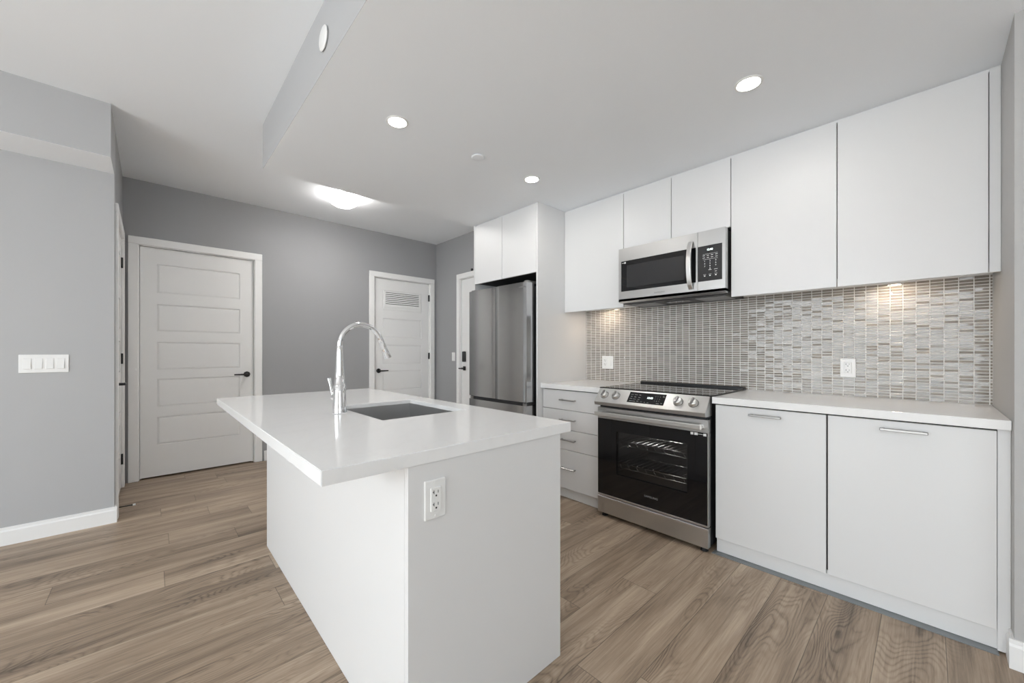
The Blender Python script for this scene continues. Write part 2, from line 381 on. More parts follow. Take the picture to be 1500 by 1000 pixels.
# ------------------------------------------------------------------ interior doors
ROWS = [(1.73, 2.0), (1.37, 1.625), (1.01, 1.27), (.663, .925), (.307, .568)]
def lever(F, x, z, side, parent, mid='black'):
    mb = MB(F); mb.lathe((x, 0, z), [(.0, -.012), (.029, -.012), (.031, -.009), (.031, 0)], axis=(0, 1, 0), seg=8)
    mb.cyl((x, -.005, z), (x, -.05, z), .010, seg=16)
    mb.tube([(x - side * .012, -.048, z), (x + side * .03, -.05, z), (x + side * .07, -.05, z), (x + side * .115, -.046, z)], [.0095, .009, .0075, .007], 12, ref=(0, 1, 0), flat=.75)
    return mb.build('door_handle', mid, parent)
def hinge(F, x, z, parent):
    mb = MB(F); mb.cyl((x, -.006, z - .045), (x, -.006, z + .045), .0075, seg=12); mb.box(x - .012, x + .012, -.002, .004, z - .045, z + .045)
    return mb.build('hinge', 'black', parent)
def make_door(n, F, x0, x1, base_pt, hinge_side, vent=False, handle=True, dz=DZ, cas=(.062, .062), rec=.022, panels=True, hz=.942):
    """x0..x1 opening in frame coordinates, wall face at local y=0"""
    t = thing('door_%d' % n, None, None, base_pt, kind='structure')
    # casing
    c = MB(F); cw = cas; rv = .006
    for a, b in ((x0 - cw[0], x0 + rv), (x1 - rv, x1 + cw[1])):
        c.box(a, b, -.017, 0, 0, dz - rv, bev=.003)
    c.box(x0 - cw[0], x1 + cw[1], -.0172, 0, dz - rv + .0003, dz + .062, bev=.003)
    c.build('door_casing', 'trim', t)
    j = MB(F)
    j.box(x0, x0 + .012, 0, .115, 0, dz); j.box(x1 - .012, x1, 0, .115, 0, dz); j.box(x0, x1, 0, .115, dz - .012, dz)
    j.box(x0 + .012, x0 + .024, rec + .037, rec + .05, 0, dz - .012); j.box(x1 - .024, x1 - .012, rec + .037, rec + .05, 0, dz - .012)
    j.build('door_jamb', 'trim', t)
    # slab with sunk panels: stiles, rails, thinner fields
    a, b = x0 + .015, x1 - .015; zb, zt = .014, dz - .015
    s = MB(F); y0, y1 = rec, rec + .036
    if panels:
        pa, pb = x0 + .132, x1 - .132
        s.box(a, pa, y0, y1, zb, zt); s.box(pb, b, y0, y1, zb, zt)
        zs = [zb] + [z for r in reversed(ROWS) for z in r] + [zt]
        for k in range(0, len(zs), 2): s.box(pa, pb, y0, y1, zs[k], zs[k + 1])
        for r0, r1 in ROWS:
            # stepped moulding and raised field
            s.box(pa, pb, y0 + .010, y1, r0, r1)
            m_ = .016
            for q in (0,):
                # sloped ring between the stile face and the sunk field
                o = [(pa, r0), (pb, r0), (pb, r1), (pa, r1)]; i_ = [(pa + m_, r0 + m_), (pb - m_, r0 + m_), (pb - m_, r1 - m_), (pa + m_, r1 - m_)]
                for e in range(4):
                    f = (e + 1) % 4
                    s.quad((o[e][0], y0 + .0095, o[e][1]), (o[f][0], y0 + .0095, o[f][1]), (i_[f][0], y0 + .003, i_[f][1]), (i_[e][0], y0 + .003, i_[e][1]))
                s.box(pa + m_, pb - m_, y0 + .003, y1, r0 + m_, r1 - m_)
    else: s.box(a, b, y0, y1, zb, zt)
    sl = s.build('door_slab', 'door', t)
    if vent:
        g = MB(F); ga, gb, g0, g1 = x0 + .172, x1 - .222 + .05, 1.80, 1.975
        g.box(ga - .02, gb + .02, y0 - .006, y0 + .004, g0 - .018, g0); g.box(ga - .02, gb + .02, y0 - .006, y0 + .004, g1, g1 + .018)
        g.box(ga - .02, ga, y0 - .006, y0 + .004, g0, g1); g.box(gb, gb + .02, y0 - .006, y0 + .004, g0, g1)
        k = 7; st = (g1 - g0) / k
        for i in range(k):
            z = g0 + i * st
            g.prism([(y0 + .002, z + .001), (y0 - .006, z + .001), (y0 - .006, z + .004), (y0 + .002, z + st * .80)], 'x', ga, gb)
        g.build('vent_grille', 'trim', t, label='slatted white vent grille')
        MB(F).box(ga, gb, y0 + .001, y0 + .0025, g0, g1).build('vent_opening', 'carcass', t)
    if handle:
        hx = (x1 - .072) if hinge_side < 0 else (x0 + .074)
        FH = F @ Matrix.Translation((0, rec, 0)); lever(FH, hx, hz, -1 if hinge_side < 0 else 1, t)
    hx = x0 + .016 if hinge_side < 0 else x1 - .016
    for z in (1.95, 1.12, .25): hinge(F @ Matrix.Translation((0, min(rec, .01), 0)), hx, z, t)
    return t
Ffar = frame((0, YF, 0), (1, 0, 0), (0, -1, 0))
d1 = make_door(1, Ffar, *D1, (.37, YF, 0), -1)
for h in [c for c in d1.children if c.name.startswith('hinge')]: bpy.data.objects.remove(h)   # this door opens away: no hinge knuckles in view
make_door(2, Ffar, *D2, (2.54, YF, 0), 1, vent=True, hz=.93)
Fhall = frame((-.184, 0, 0), (0, 1, 0), (1, 0, 0))
Fhall[0][0] = 0
# local x runs along +y on the hall wall
d3 = make_door(3, Fhall, *D3, (-.184, 4.36, 0), 1, rec=.004)
Fentry = frame((XE, 0, 0), (0, -1, 0), (-1, 0, 0))
d4 = make_door(4, Fentry, -DE[1], -DE[0], (XE, 3.86, 0), 1, handle=False, panels=False, rec=.02)
# entry lock hardware
FE = Fentry @ Matrix.Translation((0, .02, 0))
k = MB(FE); k.box(-4.262, -4.198, -.028, 0, 1.045, 1.185, bev=.012, seg=3)
kp = k.build('keypad_lock', 'black', d4)
kb = MB(FE)
for i in range(4):
    for j in range(2): kb.cyl((-4.245 + j * .03, -.0285, 1.075 + i * .022), (-4.245 + j * .03, -.0295, 1.075 + i * .022), .006, seg=10)
kb.build('keypad_button', 'plastic_dark', kp)
k = MB(FE); k.box(-4.262, -4.206, -.01, 0, .93, .985, bev=.004); k.cyl((-4.234, 0, .957), (-4.234, -.055, .957), .012, seg=16)
k.box(-4.29, -4.17, -.064, -.050, .949, .965, bev=.003); k.build('door_handle', 'black', d4)
# door stop on the hall door
t = MB(); t.cyl((-.175, 4.02, .045), (-.095, 4.02, .045), .0045, seg=12); t.lathe((-.177, 4.02, .045), [(0, 0), (.012, 0), (.012, .006), (.005, .008)], axis=(1, 0, 0), seg=16)
ds = t.build('door_stop', 'black', None, 'thin black door stop rod with white tip low on the hall door', 'door stop', loc=(-.18, 4.02, .045))
MB().cyl((-.097, 4.02, .045), (-.082, 4.02, .045), .007, seg=14).build('tip', 'plastic_white', ds)

# ------------------------------------------------------------------ switches and outlets
def plate(F, cx, cz, w_, h, t, gangs, kinds, toggles_mat='plastic_white'):
    MB(F).box(cx - w_ / 2, cx + w_ / 2, -.006, 0, cz - h / 2, cz + h / 2, bev=.003, seg=2).build('cover_plate', 'plastic_white', t)
    for g in range(gangs):
        x = cx + (g - (gangs - 1) / 2) * .046
        if kinds[g] == 's':
            p = MB(F); p.box(x - .0175, x + .0175, -.0075, -.005, cz - .034, cz + .034, bev=.001)
            r = p.build('switch_frame', 'plastic_white', t)
            q = MB(F); q.prism([(-.0062, cz - .031), (-.0125, cz - .031), (-.0082, cz + .031), (-.0062, cz + .031)], 'x', x - .0145, x + .0145); q.build('rocker', 'plastic_white', r)
        else:
            p = MB(F); p.box(x - .0168, x + .0168, -.0095, -.005, cz - .0335, cz + .0335, bev=.0012)
            r = p.build('receptacle', 'plastic_white', t)
            q = MB(F)
            for dz_ in (.0175, -.0175):
                z = cz + dz_
                q.box(x - .0085, x - .0065, -.0100, -.0085, z - .001, z + .009); q.box(x - .0115, x - .0065, -.0100, -.0085, z + .003, z + .005)
                q.box(x + .0055, x + .0073, -.0100, -.0085, z, z + .008); q.cyl((x, -.0085, z - .007), (x, -.0100, z - .007), .0028, seg=12)
            q.build('socket_slot', 'black', r)
        for dz_ in (.048, -.048):
            s = MB(F); s.cyl((x, -.0055, cz + dz_), (x, -.0072, cz + dz_), .0032, seg=12); s.build('screw', 'plastic_white', t)
    
t = thing('light_switch', 'wide white four-gang rocker switch plate on the pale left wall', 'light switch', (-.495, 3.839, 1.045))
plate(frame((0, 3.839, 0), (1, 0, 0), (0, -1, 0)), -.495, 1.104, .207, .115, t, 4, 'ssss')
FI = frame((0, .972, 0), (1, 0, 0), (0, -1, 0))
t = thing('wall_outlet', 'white duplex outlet on the near end panel of the island', 'outlet', (.60, .972, .70))
plate(FI, .60, .756, .070, .113, t, 1, 'o')
FB = frame((3.0405, 0, 0), (0, -1, 0), (-1, 0, 0))
t = thing('wall_outlet', 'white duplex outlet on the tiles right of the range, above the long counter', 'outlet', (3.04, .323, 1.028))
plate(FB, -.323, 1.084, .072, .113, t, 1, 'o')
t = thing('wall_outlet', 'white double-width outlet and switch plate on the tiles left of the range', 'outlet', (3.04, 1.982, 1.025))
plate(FB, -1.982, 1.083, .118, .118, t, 2, 'os')
t = thing('light_switch', 'single white switch plate on grey wall beside the entry door', 'light switch', (XE, 4.46, 1.05))
plate(frame((XE, 0, 0), (0, -1, 0), (-1, 0, 0)), -4.462, 1.112, .074, .118, t, 1, 's')
mb = MB(); mb.lathe((XE, 4.04, 2.246), [(0, .016), (.014, .016), (.018, .01), (.018, 0)], axis=(-1, 0, 0), seg=20)
mb.build('wall_sensor', 'black', None, 'tiny round black sensor on the wall above the entry door casing', 'sensor')

# ------------------------------------------------------------------ ceiling fittings
def pot(x, y, label):
    t = thing('recessed_light', label, 'ceiling light', (x, y, ZK), group='recessed kitchen ceiling lights')
    MB().lathe((x, y, ZK), [(.048, -.0035), (.050, -.005), (.058, -.0035), (.060, 0)], seg=40).build('trim_ring', 'plastic_white', t)
    MB().lathe((x, y, ZK), [(0, -.003), (.048, -.003)], seg=40).build('lens', 'lamp', t)
    area('recessed_lamp', (x, y, ZK - .012), (0, 0, 0), .09, 0, P_POT, WARM, 'DISK')
pot(.99, 1.984, 'lit recessed light over the island, leftmost of the three in view')
pot(2.038, 1.973, 'lit recessed light nearest the tall fridge cabinet')
pot(2.057, .574, 'lit recessed light in front of the large upper cabinets at right')
mb = MB(); mb.lathe((1.545, 1.98, ZK), [(0, -.010), (.034, -.010), (.041, -.008), (.041, -.005), (.033, -.005), (.033, 0)], seg=32)
mb.build('sprinkler_cover', 'ceil', None, 'flat white round sprinkler cover plate on the lowered ceiling', 'sprinkler cover')
mb = MB(); mb.lathe((.566, 1.825, 2.567), [(0, .012), (.046, .012), (.052, .009), (.052, .006), (.040, .006), (.040, 0)], axis=(-1, 0, 0), seg=40)
mb.build('bulkhead_cover', 'plastic_white', None, 'round white cover plate on the vertical side of the ceiling bulkhead', 'cover plate')
FX, FY = 1.42, 4.01
t = thing('flush_ceiling_light', 'lit white glass dome light flush on the hall ceiling beyond the bulkhead', 'ceiling light', (FX, FY, ZC))
MB().lathe((FX, FY, ZC), [(.0, -.02), (.12, -.02), (.135, -.012), (.135, 0)], seg=40).build('base', 'plastic_white', t)
area('flush_lamp', (FX, FY, ZC - .125), (0, 0, 0), .26, 0, 3.5, WARM, 'DISK')
dm = MB().lathe((FX, FY, ZC), [(.150, -.018), (.152, -.026), (.143, -.048), (.120, -.074), (.085, -.096), (.045, -.108), (0, -.112)], seg=48).build('dome', 'dome', t)
for a in (20, 140, 260):
    c_, s_ = math.cos(R(a)), math.sin(R(a))
    MB().tube([(FX + .155 * c_, FY + .155 * s_, ZC - .008), (FX + .157 * c_, FY + .157 * s_, ZC - .03), (FX + .144 * c_, FY + .144 * s_, ZC - .05)], [.006] * 3, 10).build('clip', 'nickel', t)

# ------------------------------------------------------------------ kitchen run (faces look towards -x)
XB, XC, XU, XP = 2.430, 2.404, 2.723, 2.372
ZB0, ZB1, ZT = .087, .868, .915
FK = lambda x: frame((x, 0, 0), (0, -1, 0), (-1, 0, 0))      # local x = -world y
def bar_handle(x, y0, y1, z, parent, nm='handle', th=.012):
    mb = MB(); mb.box(x - .034, x - .022, y0, y1, z - th / 2, z + th / 2, bev=.002)
    for y in (y0 + .012, y1 - .012): mb.box(x - .024, x, y - .005, y + .005, z - .004, z + .004)
    return mb.build(nm, 'nickel', parent)
def base_cab(y0, y1, label):
    t = thing('base_cabinet', label, 'cabinet', (XB + .3, (y0 + y1) / 2, 0))
    b = MB(); b.box(XB + .022, XK - .002, y0, y1, .10, ZB1 + .006); b.build('body', ['carcass'], t)
    return t
# right pair
t = base_cab(.337, .852, 'white flat-front base cabinet directly right of the range')
d = MB().box(XB, XB + .019, .3405, .850, ZB0, ZB1, bev=.0012).build('door', 'cab', t)
bar_handle(XB, .522, .672, .832, d)
t = base_cab(-.188, .333, 'wide white flat-front base cabinet at the right end of the run')
d = MB().box(XB, XB + .019, -.186, .3335, ZB0, ZB1, bev=.0012).build('door', 'cab', t)
bar_handle(XB, -.002, .148, .832, d)
MB().box(XB + .016, XB + .030, -.218, .848, .006, .099).build('toe_kick', 'cab', None, 'long white toe kick board under the two right base cabinets', 'toe kick')
struct('trim_1', MB().box(2.405, XB + .03, -.19, .862, 0, .004), 'edge_strip')  # thin flat grey strip on the floor along the right toe kick
MB().box(XB + .004, XB + .03, -.2205, -.1875, .006, ZB1 + .006, bev=.001).build('filler_strip', 'cab', None, 'narrow white lower filler strip between end base cabinet and right wall', 'filler strip')
# drawer bank
t = base_cab(1.645, 2.224, 'white four-drawer base cabinet between the range and the tall fridge panel')
for (z0, z1) in ((.7145, ZB1), (.5575, .7105), (.3975, .5535), (ZB0, .3935)):
    d = MB().box(XB, XB + .019, 1.648, 2.221, z0, z1, bev=.0012).build('drawer', 'cab', t)
    hz = {.7145: .795, .5575: .638, .3975: .478, ZB0: .252}[z0]
    bar_handle(XB, 1.868, 2.022, hz, d, th=.010)
MB().box(XB + .03, XB + .044, 1.645, 2.222, .002, .097).build('toe_kick', 'cab', None, 'short white toe kick board under the four-drawer cabinet', 'toe kick')
# countertops
MB().box(XC, XK - .001, -.2195, .861, .877, ZT, bev=.0018, seg=2).build('countertop', 'quartz', None, 'long white quartz countertop right of the range', 'countertop')
MB().box(XC, XK - .001, 1.636, 2.2255, .877, ZT, bev=.0018, seg=2).build('countertop', 'quartz', None, 'short white quartz countertop left of the range, over the drawers', 'countertop')
# backsplash tiles
def backsplash():
    from math import floor
    ys, zs = .0506, .0158; g = .0036
    vs = []; fs = []
    yy = -.2205; r = random.Random(3)
    y1, z0, z1 = 2.226, ZT + .002, 1.575
    ny = int((y1 - yy) / ys); nz = int((z1 - z0) / zs)
    x = 3.0475; bev = .0009; h = .0034
    yy0 = y1 - .001
    cols = []; y = -.2190 + .010
    cols.append((-.2195, y - g))            # cut sliver at the right wall
    while y < y1 - .004:
        cols.append((y, min(y + ys - g, y1))); y += ys
    for (a, b) in cols:
        for k in range(nz):
            c = z0 + k * zs; d = c + zs - g
            if b - a < .004: continue
            ty, tz, dx = r.gauss(0, .022), r.gauss(0, .045), r.uniform(-.0003, .0003)
            cy, cz = (a + b) / 2, (c + d) / 2
            n0 = len(vs)
            for (p, q) in ((a, c), (b, c), (b, d), (a, d)): vs.append((x, p, q))
            for (p, q) in ((a, c), (b, c), (b, d), (a, d)): vs.append((x - h + bev, p, q))
            for (p, q) in ((a + bev, c + bev), (b - bev, c + bev), (b - bev, d - bev), (a + bev, d - bev)):
                vs.append((x - h + dx + (p - cy) * ty + (q - cz) * tz, p, q))
            for e in range(4):
                f = (e + 1) % 4
                fs.append((n0 + e, n0 + 4 + e, n0 + 4 + f, n0 + f)); fs.append((n0 + 4 + e, n0 + 8 + e, n0 + 8 + f, n0 + 4 + f))
            fs.append((n0 + 8, n0 + 11, n0 + 10, n0 + 9))
    me = bpy.data.meshes.new('tiles'); me.from_pydata(vs, [], fs); me.update()
    bm = bmesh.new(); bm.from_mesh(me); bmesh.ops.recalc_face_normals(bm, faces=bm.faces); 
    bpy.data.meshes.remove(me)
    mb = MB(); mb.bm.free(); mb.bm = bm
    t = thing('backsplash', 'backsplash of narrow stacked glossy taupe glass tiles behind the range and counters', 'backsplash', (XK, 1.0, ZT))
    mb.build('tile_sheet', 'tile', t)
    MB().box(3.0455, XK - .0005, -.2207, 2.2265, ZT + .0005, 1.5755).build('grout', 'grout', t)
backsplash()
# upper cabinets
ZU0, ZU1, ZM = 1.531, 2.424, 1.984
def upper(y0, y1, zb, label, nm='door', body_b=None, doors=None):
    t = thing('upper_cabinet', label, 'cabinet', (XU + .16, (y0 + y1) / 2, zb))
    bb = body_b if body_b else 1.576
    MB().box(XU + .021, XK - .0005, y0 + .0005, y1 - .0005, bb, ZU1 - .002).build('body', 'cab' if body_b is None else 'carcass', t)
    for a, b in (doors or [(y0, y1)]):
        MB().box(XU, XU + .019, a + .0022, b - .0022, zb, ZU1, bev=.0012).build(nm, 'cab', t)
    # dark sheet added for the shade in the gaps between the doors
    MB().box(XU + .0195, XU + .0208, y0 + .0002, y1 - .0002, bb + .001, ZU1 - .003).build('gap_shade', 'carcass', t)
    return t
upper(-.187, .335, ZU0, 'large white upper cabinet at the far right end, beside the right wall')
upper(.335, .861, ZU0, 'white upper cabinet directly right of the microwave')
upper(.861, 1.632, ZM, 'short two-door white upper cabinet above the microwave', body_b=1.975, doors=[(.861, 1.25), (1.25, 1.632)])
upper(1.632, 2.2265, ZU0, 'white upper cabinet between the microwave and the tall fridge panel')
MB().box(XU + .008, XU + .03, -.2205, -.1875, ZU0 + .002, ZK - .0005, bev=.001).build('filler_strip', 'cab', None, 'tall narrow white upper filler strip between end upper cabinet and right wall', 'filler strip')
MB().box(XU + .012, XU + .03, -.189, 2.2262, ZU1 + .002, ZK - .0005).build('top_filler', 'cab', None, 'thin white filler strip between upper cabinet tops and lowered ceiling', 'filler strip')
for y, lab in ((.13, 'small puck light under the right end upper cabinet'), (1.96, 'small puck light under the upper cabinet left of the microwave')):
    t = thing('puck_light', lab, 'cabinet light', (2.93, y, 1.575))
    MB().lathe((2.93, y, 1.575), [(.026, -.006), (.032, -.006), (.034, 0)], seg=28).build('trim_ring', 'nickel', t)
    MB().lathe((2.93, y, 1.575), [(0, -.005), (.026, -.005)], seg=28).build('lens', 'lamp', t)
    area('puck_lamp', (2.93, y, 1.566), (0, 0, 0), .05, 0, P_PUCK, (1, .78, .56), 'DISK')
# tall fridge surround
MB().box(XP, XK - .0005, 2.2275, 2.2455, .001, ZK - .0008, bev=.001).build('tall_panel', 'cab', None, 'tall white end panel between the fridge and the short counter', 'panel')
MB().box(XP, XK - .0005, 3.0865, 3.104, .001, ZK - .0008, bev=.001).build('tall_panel', 'cab', None, 'narrow edge of the tall white panel left of the fridge, beside the entry door', 'panel')
t = thing('fridge_cabinet', 'white two-door cabinet above the stainless fridge', 'cabinet', (2.7, 2.66, 1.852))
MB().box(XP + .022, XK - .0005, 2.2465, 3.0855, 1.86, 2.432).build('body', 'carcass', t)
for a, b in ((2.2475, 2.677), (2.682, 3.0845)): MB().box(XP, XP + .019, a, b, 1.852, 2.424, bev=.0012).build('door', 'cab', t)
MB().box(XP + .012, XP + .021, 2.2465, 3.0855, 2.426, ZK - .0008).build('top_filler', 'cab', t)

# ------------------------------------------------------------------ fridge
t = thing('refrigerator', 'stainless steel french-door refrigerator in the tall white surround', 'refrigerator', (2.65, 2.66, 0))
FYA, FYB, FXF = 2.268, 3.058, 2.268
MB().box(2.375, 3.02, FYA + .012, FYB - .012, .03, 1.735, bev=.004).build('body', 'plastic_dark', t)
def curved_door(y0, y1, z0, z1, bulge=.007, n=14):
    """door with a gently bowed front"""
    prof = []
    cy, hw = (FYA + FYB) / 2, (FYB - FYA) / 2
    for i in range(n + 1):
        y = y0 + (y1 - y0) * i / n; q = (y - cy) / hw
        x = FXF + bulge * q * q
        e = min(y - y0, y1 - y)
        if e < .001: x += .006
        prof.append((x, y))
    prof += [(2.372, y1), (2.372, y0)]
    mb = MB(); mb.prism(prof, 'z', z0, z1)
    for f in mb.bm.faces:
        if abs(f.normal.z) < .5 and f.normal.x < -.9: f.smooth = True
    for e in mb.bm.edges:
        if any(not f.smooth for f in e.link_faces): e.smooth = False
    return mb
mid = 2.655
a = curved_door(FYA, mid - .0025, .757, 1.762).build('door', 'steel_fridge', t)
b = curved_door(mid + .0025, FYB, .757, 1.762).build('door', 'steel_fridge', t)
c = curved_door(FYA, FYB, .07, .727).build('freezer_drawer', 'steel_fridge', t)
MB().box(2.30, 2.372, FYA + .004, FYB - .004, .7275, .7565).build('recess_grip', 'plastic_dark', t)
MB().box(2.31, 2.40, FYA + .02, FYB - .02, .0, .07).build('toe_grille', 'plastic_dark', t)
for y in (FYA + .03, FYB - .03): MB().box(2.30, 2.42, y - .022, y + .022, 1.7625, 1.779, bev=.004).build('hinge_cover', 'nickel', t)
for y in (FYA + .012, FYB - .05): MB().box(2.285, 2.36, y, y + .04, .7275, .748, bev=.002).build('hinge_bracket', 'nickel', t)
x = FXF + .0035; F = frame((x, 0, 0), (0, -1, 0), (-1, 0, 0))
MB(F).text('SAMSUNG', .017, -2.315, 1.722, y=-.0012, width=.075).build('lettering', 'legend_dim', a)

# ------------------------------------------------------------------ microwave
MY0, MY1, MX, MZ0, MZ1 = .868, 1.627, 2.645, 1.560, 1.968
t = thing('microwave', 'stainless over-the-range microwave under the short upper cabinet', 'microwave', (2.85, 1.25, MZ0))
b = MB(); b.box(MX + .045, XK - .012, MY0 + .006, MY1 - .006, MZ0 + .014, MZ1 - .006); b.build('body', 'plastic_dark', t)
F = frame((MX, 0, 0), (0, -1, 0), (-1, 0, 0))
def slab_hole(F, x0, x1, z0, z1, hx0, hx1, hz0, hz1, d):
    mb = MB(F)
    mb.box(x0, x1, 0, d, z0, hz0); mb.box(x0, x1, 0, d, hz1, z1); mb.box(x0, hx0, 0, d, hz0, hz1); mb.box(hx1, x1, 0, d, hz0, hz1)
    return mb
YS = 1.036
dr = slab_hole(F, -MY1, -YS - .001, MZ0 + .004, MZ1, -1.606, -YS - .012, 1.6395, 1.8705, .045)
dr.prism([(.0, MZ0 + .022), (.0, MZ0 + .0035), (.020, MZ0 - .006), (.045, MZ0 - .006), (.045, MZ0 + .022)], 'x', -MY1, -YS - .001)
door = dr.build('door', 'steel', t)
MB(F).box(-1.6055, -YS - .0125, .003, .03, 1.640, 1.870).build('window', 'glass_black', door, label='dark glass window')
MB(F).box(-1.56, -1.125, .0022, .003, 1.668, 1.835, bev=.0002).build('viewing_screen', 'glass_charcoal', door)
cp = slab_hole(F, -YS + .001, -MY0, MZ0 + .004, MZ1, -YS + .0012, -.886, 1.6395, 1.8705, .045)
cp.prism([(.0, MZ0 + .022), (.0, MZ0 + .0035), (.020, MZ0 - .006), (.045, MZ0 - .006), (.045, MZ0 + .022)], 'x', -YS + .001, -MY0)
cpo = cp.build('control_frame', 'steel', t)
MB(F).box(-YS + .0015, -.8865, .003, .03, 1.640, 1.870).build('control_panel', 'glass_charcoal', t)
kp = MB(F); pc = lambda y, z, w_, h: kp.box(-y - w_ / 2, -y + w_ / 2, .0018, .003, z - h / 2, z + h / 2)
KX = [1.000, .965, .932, .905]
for i, y in enumerate([.998, .973, .948, .921]):
    for z in (1.806, 1.792): pc(y, z + (0), .014, .0022)
for i, (ya, yb) in enumerate(((1.004, .914), (1.004, .914))): pc((ya + yb) / 2, (1.8155, 1.781)[i], ya - yb, .0008)
for y in (.993, .960, .925): pc(y, 1.683, .018, .001); pc(y, 1.6735, .009, .005)
pc(.960, 1.711, .018, .002); pc(.925, 1.711, .02, .002); pc(.925, 1.697, .012, .002)
for r_, row in enumerate(('123', '456', '789', ' 0 ')):
    for c_, ch in enumerate(row):
        if ch != ' ': kp.text(ch, .013, -[.993, .960, .925][c_], 1.769 - r_ * .0165, y=.0022)
kp.build('keypad_legend', 'legend', t)
dp = MB(F); dp.box(-.982, -.940, .0015, .003, 1.832, 1.852); dpo = dp.build('display', 'glass_black', t)
MB(F).text('12:00', .017, -.961, 1.842, y=.0008, width=.034).build('display_digits', 'display', dpo)
# curved vertical handle
hp = []
for i in range(13):
    q = i / 12; z = 1.596 + q * (1.914 - 1.596); o = .042 * math.sin(math.pi * q) ** .55 if 0 < q < 1 else 0
    hp.append((o, z))
hm = MB(F); outer = [(-o - .012, z) for o, z in hp]; inner = [(-o + .003 if 0 < i < 12 else .0, z) for i, (o, z) in enumerate(hp)]
hm.prism(outer + inner[::-1], 'x', -1.092, -1.064, bev=.0025)
hm.build('handle', 'satin', door, label='bowed vertical steel handle')
MB(F).text('SAMSUNG', .0135, -1.30, 1.603, y=-.0008, width=.078).build('lettering', 'legend_dim', door)
s_ = MB(F); s_.box(-1.600, -1.582, .0015, .003, 1.855, 1.859); s_.box(-1.580, -1.568, .0015, .003, 1.851, 1.863); s_.build('sticker', 'sticker', door)
# underside: black pan with two metal filters and a lamp cover
MB().box(MX + .05, XK - .03, MY0 + .006, MY1 - .006, MZ0 - .012, MZ0 + .0135, bev=.004).build('underside_pan', 'plastic_dark', t)
for a_, b_ in ((.905, 1.10), (1.39, 1.585)): MB().box(MX + .12, MX + .31, a_, b_, MZ0 - .0155, MZ0 - .0115, bev=.001).build('grease_filter', 'mesh_filter', t)
MB().box(MX + .14, MX + .24, 1.16, 1.33, MZ0 - .0145, MZ0 - .0115, bev=.001).build('lamp_cover', 'glass_charcoal', t)

# ------------------------------------------------------------------ range
RY0, RY1 = .870, 1.629
t = thing('range', 'stainless slide-in electric range with black glass oven door', 'oven range', (2.7, 1.25, 0))
b = MB()
b.box(2.42, 2.99, RY0 + .004, RY1 - .004, .03, .30); b.box(2.42, 2.99, RY0 + .004, RY0 + .05, .30, .905); b.box(2.42, 2.99, RY1 - .05, RY1 - .004, .30, .905)
b.box(2.95, 2.99, RY0 + .05, RY1 - .05, .30, .905); b.box(2.42, 2.95, RY0 + .05, RY1 - .05, .70, .905)
b.build('body', 'plastic_dark', t)
cav = MB(); ya, yb = .965, 1.535
cav.box(2.425, 2.93, ya - .02, ya, .24 + .06, .70); cav.box(2.425, 2.93, yb, yb + .02, .30, .70); cav.box(2.93, 2.948, ya - .02, yb + .02, .30, .70)
cav.box(2.425, 2.93, ya, yb, .301, .312); cav.box(2.425, 2.93, ya, yb, .675, .699); cav.build('oven_cavity', 'oven_enamel', t)
for zr in (.545, .385):
    rk = MB()
    for i in range(15):
        y = ya + .02 + i * (yb - ya - .04) / 14; rk.tube([(2.44, y, zr + .004), (2.915, y, zr + .004)], .0026, 8)
    for x_ in (2.445, 2.68, 2.91): rk.tube([(x_, ya + .005, zr), (x_, yb - .005, zr)], .0035, 8)
    rk.tube([(2.437, ya + .02, zr - .028), (2.437, yb - .02, zr - .028)], .003, 8)
    for i in range(8):
        y = ya + .06 + i * .064; rk.tube([(2.437, y, zr - .028), (2.437, y + .02, zr + .001)], .002, 6)
    rk.build('oven_rack', 'rack', t)
sd = MB()
for z in (.36, .42, .48, .54, .60): sd.tube([(2.44, yb - .004, z), (2.92, yb - .004, z)], .0025, 6)
for x_ in (2.47, 2.9): sd.tube([(x_, yb - .003, .34), (x_, yb - .003, .64)], .0025, 6)
sd.build('rack_support', 'rack', t)
area('oven_fill', (2.70, 1.25, .672), (0, 0, 0), .1, 0, .5, WARM, 'DISK')  # added light inside the cavity to make the racks visible
# door: steel top band, black glass with window
FR = frame((2.370, 0, 0), (0, -1, 0), (-1, 0, 0))
wx0, wx1, wz0, wz1 = -1.478, -.990, .325, .624
dg = slab_hole(FR, -RY1 + .001, -RY0 - .001, .165, .7035, wx0, wx1, wz0, wz1, .012)
door = dg.build('oven_door', 'glass_black', t)
MB(FR).box(wx0 - .02, wx1 + .02, .004 + .010, .017, wz0 - .02, wz1 + .02).build('oven_window', 'oven_glass', door, label='tinted window of the oven door')
bk = slab_hole(FR, -RY1 + .003, -RY0 - .003, .160, .770, wx0 - .03, wx1 + .03, wz0 - .03, wz1 + .03, .028)
bk.bm.transform(Matrix.Translation((.018, 0, 0))); bk.build('door_liner', 'plastic_dark', door)
bd = MB(FR); bd.box(-RY1, -RY0, -.003, .045, .704, .783, bev=.002)
bd.build('top_band', 'steel', door)
bd = MB(FR); bd.box(-RY1, -RY0, -.002, .04, .153, .1645, bev=.001); bd.box(-RY0 - .003, -RY0, -.001, .04, .165, .704); bd.build('edge_trim', 'steel', door)
hh = MB(FR); hh.box(-RY1 + .004, -RY0 - .022, -.052, -.036, .727, .756, bev=.004, seg=2)
for x_ in (-RY1 + .02, -RY0 - .038): hh.box(x_ - .012, x_ + .012, -.04, -.002, .731, .752, bev=.002)
hh.build('handle', 'satin', door, label='wide flat steel bar handle')
MB(FR).text('SAMSUNG', .019, -1.222, .235, y=-.0006, width=.092).build('lettering', 'legend_dim', door)
st = MB(FR)
